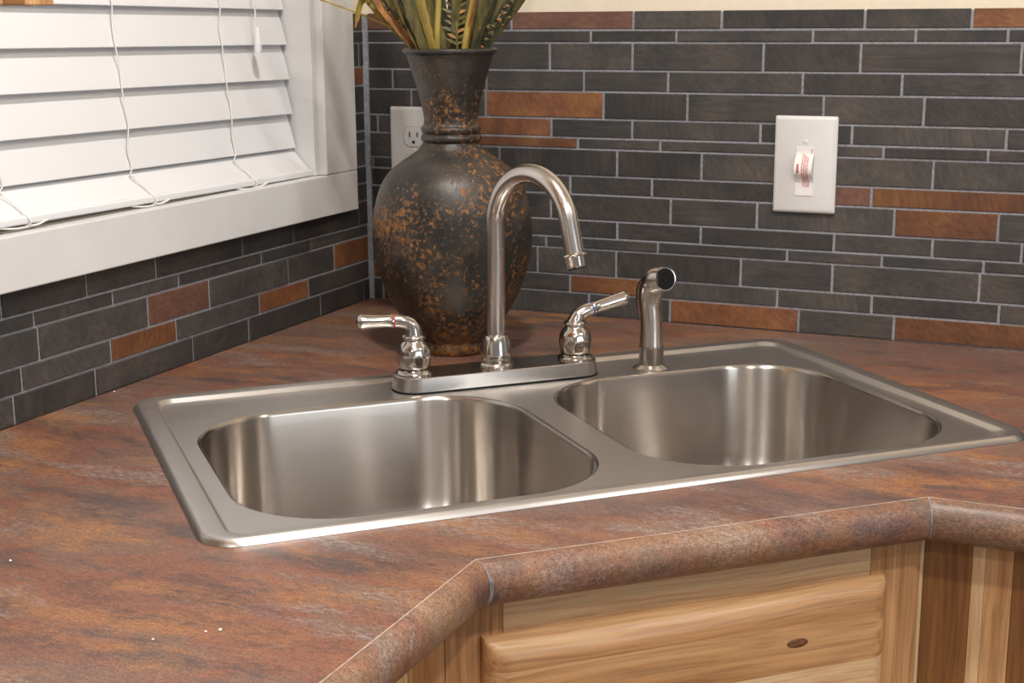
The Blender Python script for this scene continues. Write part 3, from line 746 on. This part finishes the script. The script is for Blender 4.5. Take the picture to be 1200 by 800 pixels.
# ------------------------------------------------------------------ dried stems and leaves in the vase
VA = Vector((VX, VY, 0)); VR = Vector((0.914, 0.405, 0)).normalized(); VN = Vector((-VR.y, VR.x, 0))   # right of / behind, as seen from the sink side
def vl(r, n, z): return VA + VR*r + VN*n + Vector((0, 0, z))
GRP = 'dried stems and leaves in the vase'
def root_at(name, p, label, cat):
    return tag(empty(name, p), label, cat, GRP)
def stem(label, pts, rad, mat=None):
    p0 = Vector(pts[0]); P = catmull([Vector(p) - p0 for p in pts], 5)
    rr = [rad*(1 - 0.35*i/len(P)) for i in range(len(P))]
    o = MB().tube(P, rr, 10).build('dried_reed', mat or M_STRAW, None, smooth=60); o.location = p0
    return tag(o, label, 'dried stem', GRP)
def blade(label, pts, width, mat, tw=0.0, fold=0.25, name='dried_leaf'):
    p0 = Vector(pts[0]); P = catmull([Vector(p) - p0 for p in pts], 6); n = len(P)
    L_, C_, R_, B_ = [], [], [], []
    m = MB(); loops = []
    for i, p in enumerate(P):
        t = (P[min(i+1, n-1)] - P[max(i-1, 0)]).normalized(); f = i/(n-1)
        side = (VR*math.cos(tw + f*0.5) + VN*math.sin(tw + f*0.5)); side = (side - t*side.dot(t)).normalized(); nr = t.cross(side)
        w = width * (0.35 + 0.65*math.sin(PI*min(1.0, 0.12 + f*0.86))**0.8) * (1.0 if f < 0.93 else 0.5)
        wv = 1 + 0.10*math.sin(i*1.7 + tw*5)
        th = 0.0005
        loops.append([p - side*w*wv + nr*fold*w, p + nr*th, p + side*w*wv + nr*fold*w, p + side*w*wv*0.98 + nr*(fold*w - th), p - nr*th, p - side*w*wv*0.98 + nr*(fold*w - th)])
    m.loft(loops, True, True, True)
    o = m.build(name, mat, None, smooth=50); o.location = p0
    return tag(o, label, 'dried leaf', GRP)
stem('thin straw stalk leaning out over the window casing', [vl(-0.006, 0.0, 0.270), vl(-0.030, 0.0, 0.383), vl(-0.085, -0.002, 0.414), vl(-0.150, -0.004, 0.4395), vl(-0.21, -0.005, 0.458)], 0.0015)
stem('thick upright yellow stem in the middle of the vase', [vl(-0.010, -0.016, 0.30), vl(-0.014, -0.038, 0.383), vl(-0.0115, -0.042, 0.43), vl(-0.004, -0.045, 0.55), vl(0.002, -0.045, 0.68)], 0.0045)
stem('thick yellow stem leaning towards the outlet side less than the others', [vl(0.008, -0.014, 0.30), vl(0.019, -0.036, 0.383), vl(0.028, -0.042, 0.43), vl(0.05, -0.05, 0.54), vl(0.07, -0.05, 0.66)], 0.0042)
stem('slender olive stem behind the thick yellow stems', [vl(0.0, 0.01, 0.29), vl(-0.004, 0.02, 0.383), vl(-0.008, 0.03, 0.45), vl(-0.012, 0.04, 0.62)], 0.003, M_OLIVE)
stem('pale brown stem rising steeply beside the curled leaf', [vl(-0.012, 0.0, 0.29), vl(-0.024, -0.02, 0.383), vl(-0.036, -0.03, 0.43), vl(-0.055, -0.04, 0.60)], 0.0028, M_STRAW)
leaves = [  # r at rim, n, r further up, width, material, twist
    (-0.040, -0.022, -0.086, 0.0062, M_ORANGE, 0.5), (-0.036, 0.010, -0.070, 0.0070, M_DEEP, -0.3), (-0.034, -0.030, -0.062, 0.0066, M_OLIVE, 0.9),
    (-0.028, -0.036, -0.048, 0.0070, M_OLIVE, 0.2), (-0.024, 0.020, -0.045, 0.0085, M_DEEP, 0.1), (-0.020, -0.040, -0.033, 0.0062, M_STRAW, -0.8),
    (-0.002, -0.030, -0.024, 0.0075, M_OLIVE, 0.6), (-0.006, 0.030, -0.014, 0.0095, M_DEEP, 0.0), (0.012, -0.026, 0.012, 0.0085, M_OLIVE, 0.3),
    (0.004, 0.034, 0.006, 0.0105, M_DEEP, 0.4), (0.024, 0.022, 0.030, 0.0100, M_DEEP, -0.4), (0.030, -0.024, 0.044, 0.0080, M_OLIVE, -0.5),
    (0.034, -0.032, 0.058, 0.0066, M_DEEP, 0.7), (0.038, 0.010, 0.066, 0.0080, M_OLIVE, 0.1), (0.041, -0.018, 0.078, 0.0072, M_DEEP, -0.2),
    (0.044, 0.004, 0.090, 0.0062, M_OLIVE, 0.4), (-0.043, 0.006, -0.100, 0.0050, M_STRAW, 0.2), (0.018, 0.036, 0.020, 0.0090, M_OLIVE, 0.2),
    (-0.030, 0.026, -0.058, 0.0088, M_OLIVE, 0.3), (-0.015, 0.034, -0.030, 0.0092, M_ORANGE, -0.2), (0.031, 0.028, 0.048, 0.0090, M_DEEP, 0.3), (0.002, -0.018, -0.006, 0.0060, M_DEEP, 1.0), (0.022, -0.034, 0.034, 0.0052, M_ORANGE, 0.9)]
leaf_labels = ['rusty orange blade leaf leaning over the rim on the window side', 'dark green blade leaf behind the rusty orange leaf', 'narrow olive blade leaf beside the rusty orange leaf',
    'upright olive blade leaf next to the straw yellow blade', 'broad dark green blade leaf behind the upright olive leaf', 'straw yellow blade leaf at the front of the bunch',
    'olive blade leaf crossing behind the thick upright stem', 'wide dark green blade leaf at the back of the bunch', 'olive blade leaf in front of the pleated frond',
    'widest dark green blade leaf directly behind the pleated frond', 'dark green blade leaf between the frond and the leaning yellow stem', 'olive blade leaf just past the leaning yellow stem',
    'narrow dark green blade leaf beside the orange-tipped florets', 'olive blade leaf behind the orange-tipped florets', 'dark green blade leaf leaning outwards with the orange-tipped florets',
    'outermost olive blade leaf leaning away from the window', 'thin straw yellow blade leaf leaning furthest towards the window casing', 'olive blade leaf at the very back of the vase mouth',
    'broad olive blade leaf behind the rusty orange and narrow olive leaves', 'broad rusty brown blade leaf behind the thick upright stem', 'broad dark green blade leaf behind the leaning yellow stem',
    'slim dark green blade leaf between the thick upright stem and the frond', 'slim rusty orange blade leaf beside the leaning yellow stem']
for i, (ra, nn_, rb, w, mt, tw) in enumerate(leaves):
    zt = random.uniform(0.56, 0.66)
    rc = ra + (rb - ra) * (zt - 0.383) / 0.0585 * random.uniform(0.75, 1.0)
    blade(leaf_labels[i], [vl(ra*0.80, nn_*0.80, 0.338), vl(ra, nn_, 0.380), vl((ra+rb)/2, nn_*1.2, 0.411), vl(rb, nn_*1.4, 0.441), vl((rb+rc)/2, nn_*1.8, (0.441+zt)/2), vl(rc, nn_*2.0, zt)], w, mt, tw)
blade('yellowing leaf drooping beside the window casing with its tip down', [vl(-0.040, -0.01, 0.375), vl(-0.070, -0.012, 0.432), vl(-0.092, -0.014, 0.4475), vl(-0.106, -0.015, 0.440), vl(-0.111, -0.016, 0.424), vl(-0.114, -0.016, 0.409)], 0.0048, M_STRAW, 0.4)
# pleated frond
fr = root_at('dried_frond', vl(0.010, -0.02, 0.29), 'pleated brown-green palm frond between the thick yellow stems', 'dried leaf')
F0 = vl(0.010, -0.02, 0.29)
MB().tube([vl(0.010, -0.02, 0.29) - F0, vl(0.010, -0.030, 0.383) - F0, vl(0.010, -0.032, 0.45) - F0, vl(0.012, -0.03, 0.60) - F0], 0.0022, 8).build('rib', M_OLIVE, fr, smooth=60)
k = 0
for z in [0.388 + 0.0072*i for i in range(26)]:
    for s_ in (-1, 1):
        a0 = vl(0.010, -0.031, z) - F0; L_ = 0.017 + 0.004*math.sin(k*2.1); k += 1
        dr_ = (VR*s_ + Vector((0, 0, 0.42 + 0.1*math.sin(k))) + VN*random.uniform(-0.5, 0.1)).normalized()
        wv = Vector((0, 0, 0.0026)) + VN*0.0012
        p = [a0 - wv*0.6, a0 + wv*0.6, a0 + dr_*L_*0.6 + wv*0.9, a0 + dr_*L_, a0 + dr_*L_*0.6 - wv*0.7]
        q = [x_ - VN*0.0008 for x_ in p]
        MB().add(p + q, [(0, 1, 2, 3, 4), (9, 8, 7, 6, 5)] + [(i, (i+1) % 5, (i+1) % 5 + 5, i + 5) for i in range(5)]).build('leaflet', M_OLIVE if k % 3 else M_ORANGE, fr)
# two sprays of small orange-tipped florets
for lab, r0, r1, n0 in (('spray of small orange-tipped florets along the vase rim nearest the faucet', 0.033, 0.080, -0.026), ('spray of dark florets with orange flecks nearest the window', -0.036, -0.078, -0.012)):
    b0 = vl(r0*0.5, n0*0.5, 0.30); rt_ = root_at('dried_flower_spray', b0, lab, 'dried flowers')
    P = catmull([vl(r0*0.5, n0*0.5, 0.30) - b0, vl(r0, n0, 0.384) - b0, vl(r1, n0*1.3, 0.44) - b0, vl(r1*1.5, n0*1.5, 0.56) - b0], 8)
    MB().tube(P, 0.0016, 8).build('stalk', M_DEEP, rt_, smooth=60)
    for i in range(64):
        f = random.uniform(0.36, 0.98); p = P[int(f*(len(P)-1))] + Vector([max(-0.007, min(0.007, random.gauss(0, 0.0045))) for _ in range(3)])
        s_ = random.uniform(0.0016, 0.0034); ax = Vector((random.gauss(0, 1), random.gauss(0, 1), random.gauss(0, 1))).normalized()
        m = along([(0.0003, -s_*1.6), (s_*0.8, -s_*0.4), (s_*0.75, s_*0.5), (0.0003, s_*1.5)], p, ax, 6)
        m.build('floret', (M_ORANGE, M_DEEP, M_OLIVE)[i % 3], rt_, smooth=50)

# ------------------------------------------------------------------ wall plates
def plate(root, hx, hz, d0, d1):
    m = MB(); y = -d0
    lps = []
    for ins, dd in ((0, 0.0), (0, d1*0.45), (0.0012, d1*0.75), (0.0042, d1)):
        lps.append([(x_, -dd, z_) for x_, z_, _ in rrect(-hx+ins, hx-ins, -hz+ins, hz-ins, 0.0025, 0, 3)])
    return m.loft(lps, True, True, True).build('wall_plate', M_PLATE, root, smooth=30)
PY = -0.0012
sw = tag(empty('light_switch', (0.6620, PY, 0.2277)), 'white toggle light switch taped over with a red-printed strip', 'light switch')
plate(sw, 0.0412, 0.0635, 0, 0.0062)
tg = MB().loft([[(x_, y_, z_) for x_, z_ in ((-0.005, -0.012+dz), (0.005, -0.012+dz), (0.005, 0.012+dz2), (-0.005, 0.012+dz2))] for y_, dz, dz2 in ((-0.006, 0.004, -0.004), (-0.0150, 0.004, -0.010))], True, True, True).build('toggle', M_PLATE, sw, bevel=0.001)
for z_ in (0.0302, -0.0302):
    along([(0.0034, 0.0), (0.0034, 0.0005), (0.0026, 0.0009)], Vector((0, -0.0061, z_)), Vector((0, -1, 0)), 20).build('plate_screw', M_PLATE, sw, smooth=30)
tz = catmull([(0, -0.0072, 0.0245), (0, -0.0078, 0.014), (0, -0.0150, 0.006), (0, -0.0190, -0.004), (0, -0.0165, -0.0120), (0, -0.0090, -0.0185), (0, -0.0072, -0.026), (0, -0.0072, -0.0405)], 5)
TW = 0.0118; TX = 0.0005
lps = [[(TX - TW, p.y, p.z), (TX + TW, p.y, p.z), (TX + TW, p.y + 0.0003, p.z), (TX - TW, p.y + 0.0003, p.z)] for p in tz]
tape = MB().loft(lps, True, True, True).build('tape', M_TAPE, sw, smooth=60)
pm = MB()   # rows of tiny red print running down the strip, too small to read
cum = [0.0]
for i in range(1, len(tz)): cum.append(cum[-1] + (tz[i] - tz[i-1]).length)
def tape_at(s_):
    for i in range(1, len(cum)):
        if s_ <= cum[i]:
            f = (s_ - cum[i-1]) / (cum[i] - cum[i-1]); return tz[i-1].lerp(tz[i], f)
    return tz[-1]
def dash(x0, x1, s0, s1):
    a_, b_ = tape_at(s0), tape_at(s1); o_ = Vector((0, -0.00025, 0))
    pm.add([(x0, a_.y-0.0006, a_.z), (x1, a_.y-0.0006, a_.z), (x1, b_.y-0.0006, b_.z), (x0, b_.y-0.0006, b_.z)], [(0, 1, 2, 3)])
for ci, cx in enumerate((-0.0010, 0.0014, 0.0038, 0.0062)):
    s_ = 0.010 + 0.002*ci
    while s_ < cum[-1] - 0.013:
        ln = random.uniform(0.0008, 0.0022); dash(cx - 0.0006, cx + 0.0006, s_, s_ + ln); s_ += ln + random.uniform(0.0006, 0.0012)
dash(0.0088, 0.0100, 0.004, 0.0065); dash(0.0088, 0.0100, 0.0075, 0.009)
s_ = 0.026
for ln in (0.0018, 0.0014, 0.0022, 0.0012, 0.0018, 0.0016): dash(-0.0078, -0.0052, s_, s_ + ln); s_ += ln + 0.0005
pm.build('tape_print', M_RED, tape)

ol = tag(empty('wall_outlet', (0.0830, PY, 0.2292)), 'white duplex wall outlet half hidden behind the vase', 'outlet')
plate(ol, 0.0405, 0.0635, 0, 0.0062)
for zc in (0.0197, -0.0197):
    loop = []
    for i in range(40):
        a = 2*PI*i/40; x_, z_ = 0.0172*math.cos(a), 0.0172*math.sin(a)
        loop.append((x_, max(-0.0142, min(0.0142, z_))))
    rc_ = MB().loft([[(x_*k_, -y_, zc + z_*k_) for x_, z_ in loop] for y_, k_ in ((0.0055, 1.0), (0.0070, 1.0), (0.0076, 0.965))], True, True, True).build('receptacle', M_PLATE, ol, smooth=30)
    for sx, hh in ((-0.0064, 0.0042), (0.0064, 0.0036)):
        MB().box((sx - 0.0011, -0.0078, zc + 0.0035 - hh), (sx + 0.0011, -0.0070, zc + 0.0035 + hh)).build('slot', M_DARK, rc_)
    along([(0.0026, 0.0), (0.0026, 0.0008)], Vector((0, -0.0070, zc - 0.0075)), Vector((0, -1, 0)), 16).build('slot', M_DARK, rc_)
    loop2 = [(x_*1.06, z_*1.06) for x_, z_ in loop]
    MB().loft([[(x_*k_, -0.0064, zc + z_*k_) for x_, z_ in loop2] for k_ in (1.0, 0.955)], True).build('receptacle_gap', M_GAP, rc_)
along([(0.0034, 0.0), (0.0034, 0.0005), (0.0026, 0.0009)], Vector((0, -0.0061, 0)), Vector((0, -1, 0)), 20).build('plate_screw', M_PLATE, ol, smooth=30)

# ------------------------------------------------------------------ crumbs on the counter
for px, py, s_, lab in ((241, 740, 0.0011, 'smaller white crumb of the close pair on the counter before the sink'), (258, 738, 0.0014, 'larger white crumb of the close pair on the counter before the sink'),
                        (179, 749, 0.0010, 'lone tiny white crumb on the counter before the sink'), (12, 657, 0.0012, 'tiny white crumb on the counter under the window far from the sink'),
                        (134, 459, 0.0012, 'tiny white crumb on the counter against the backsplash tiles')):
    p = on_z(px, py, 0.0005)
    m = MB().lathe([(s_*0.5, 0), (s_, s_*0.4), (s_*0.8, s_*0.9), (s_*0.3, s_*1.2)], 7)
    m.v = [(x_*random.uniform(0.7, 1.3), y_*random.uniform(0.7, 1.3), z_) for x_, y_, z_ in m.v]
    o = m.build('crumb', M_CRUMB, None); o.location = (p.x, p.y, 0.0002)
    tag(o, lab, 'crumb', 'white crumbs on the counter')
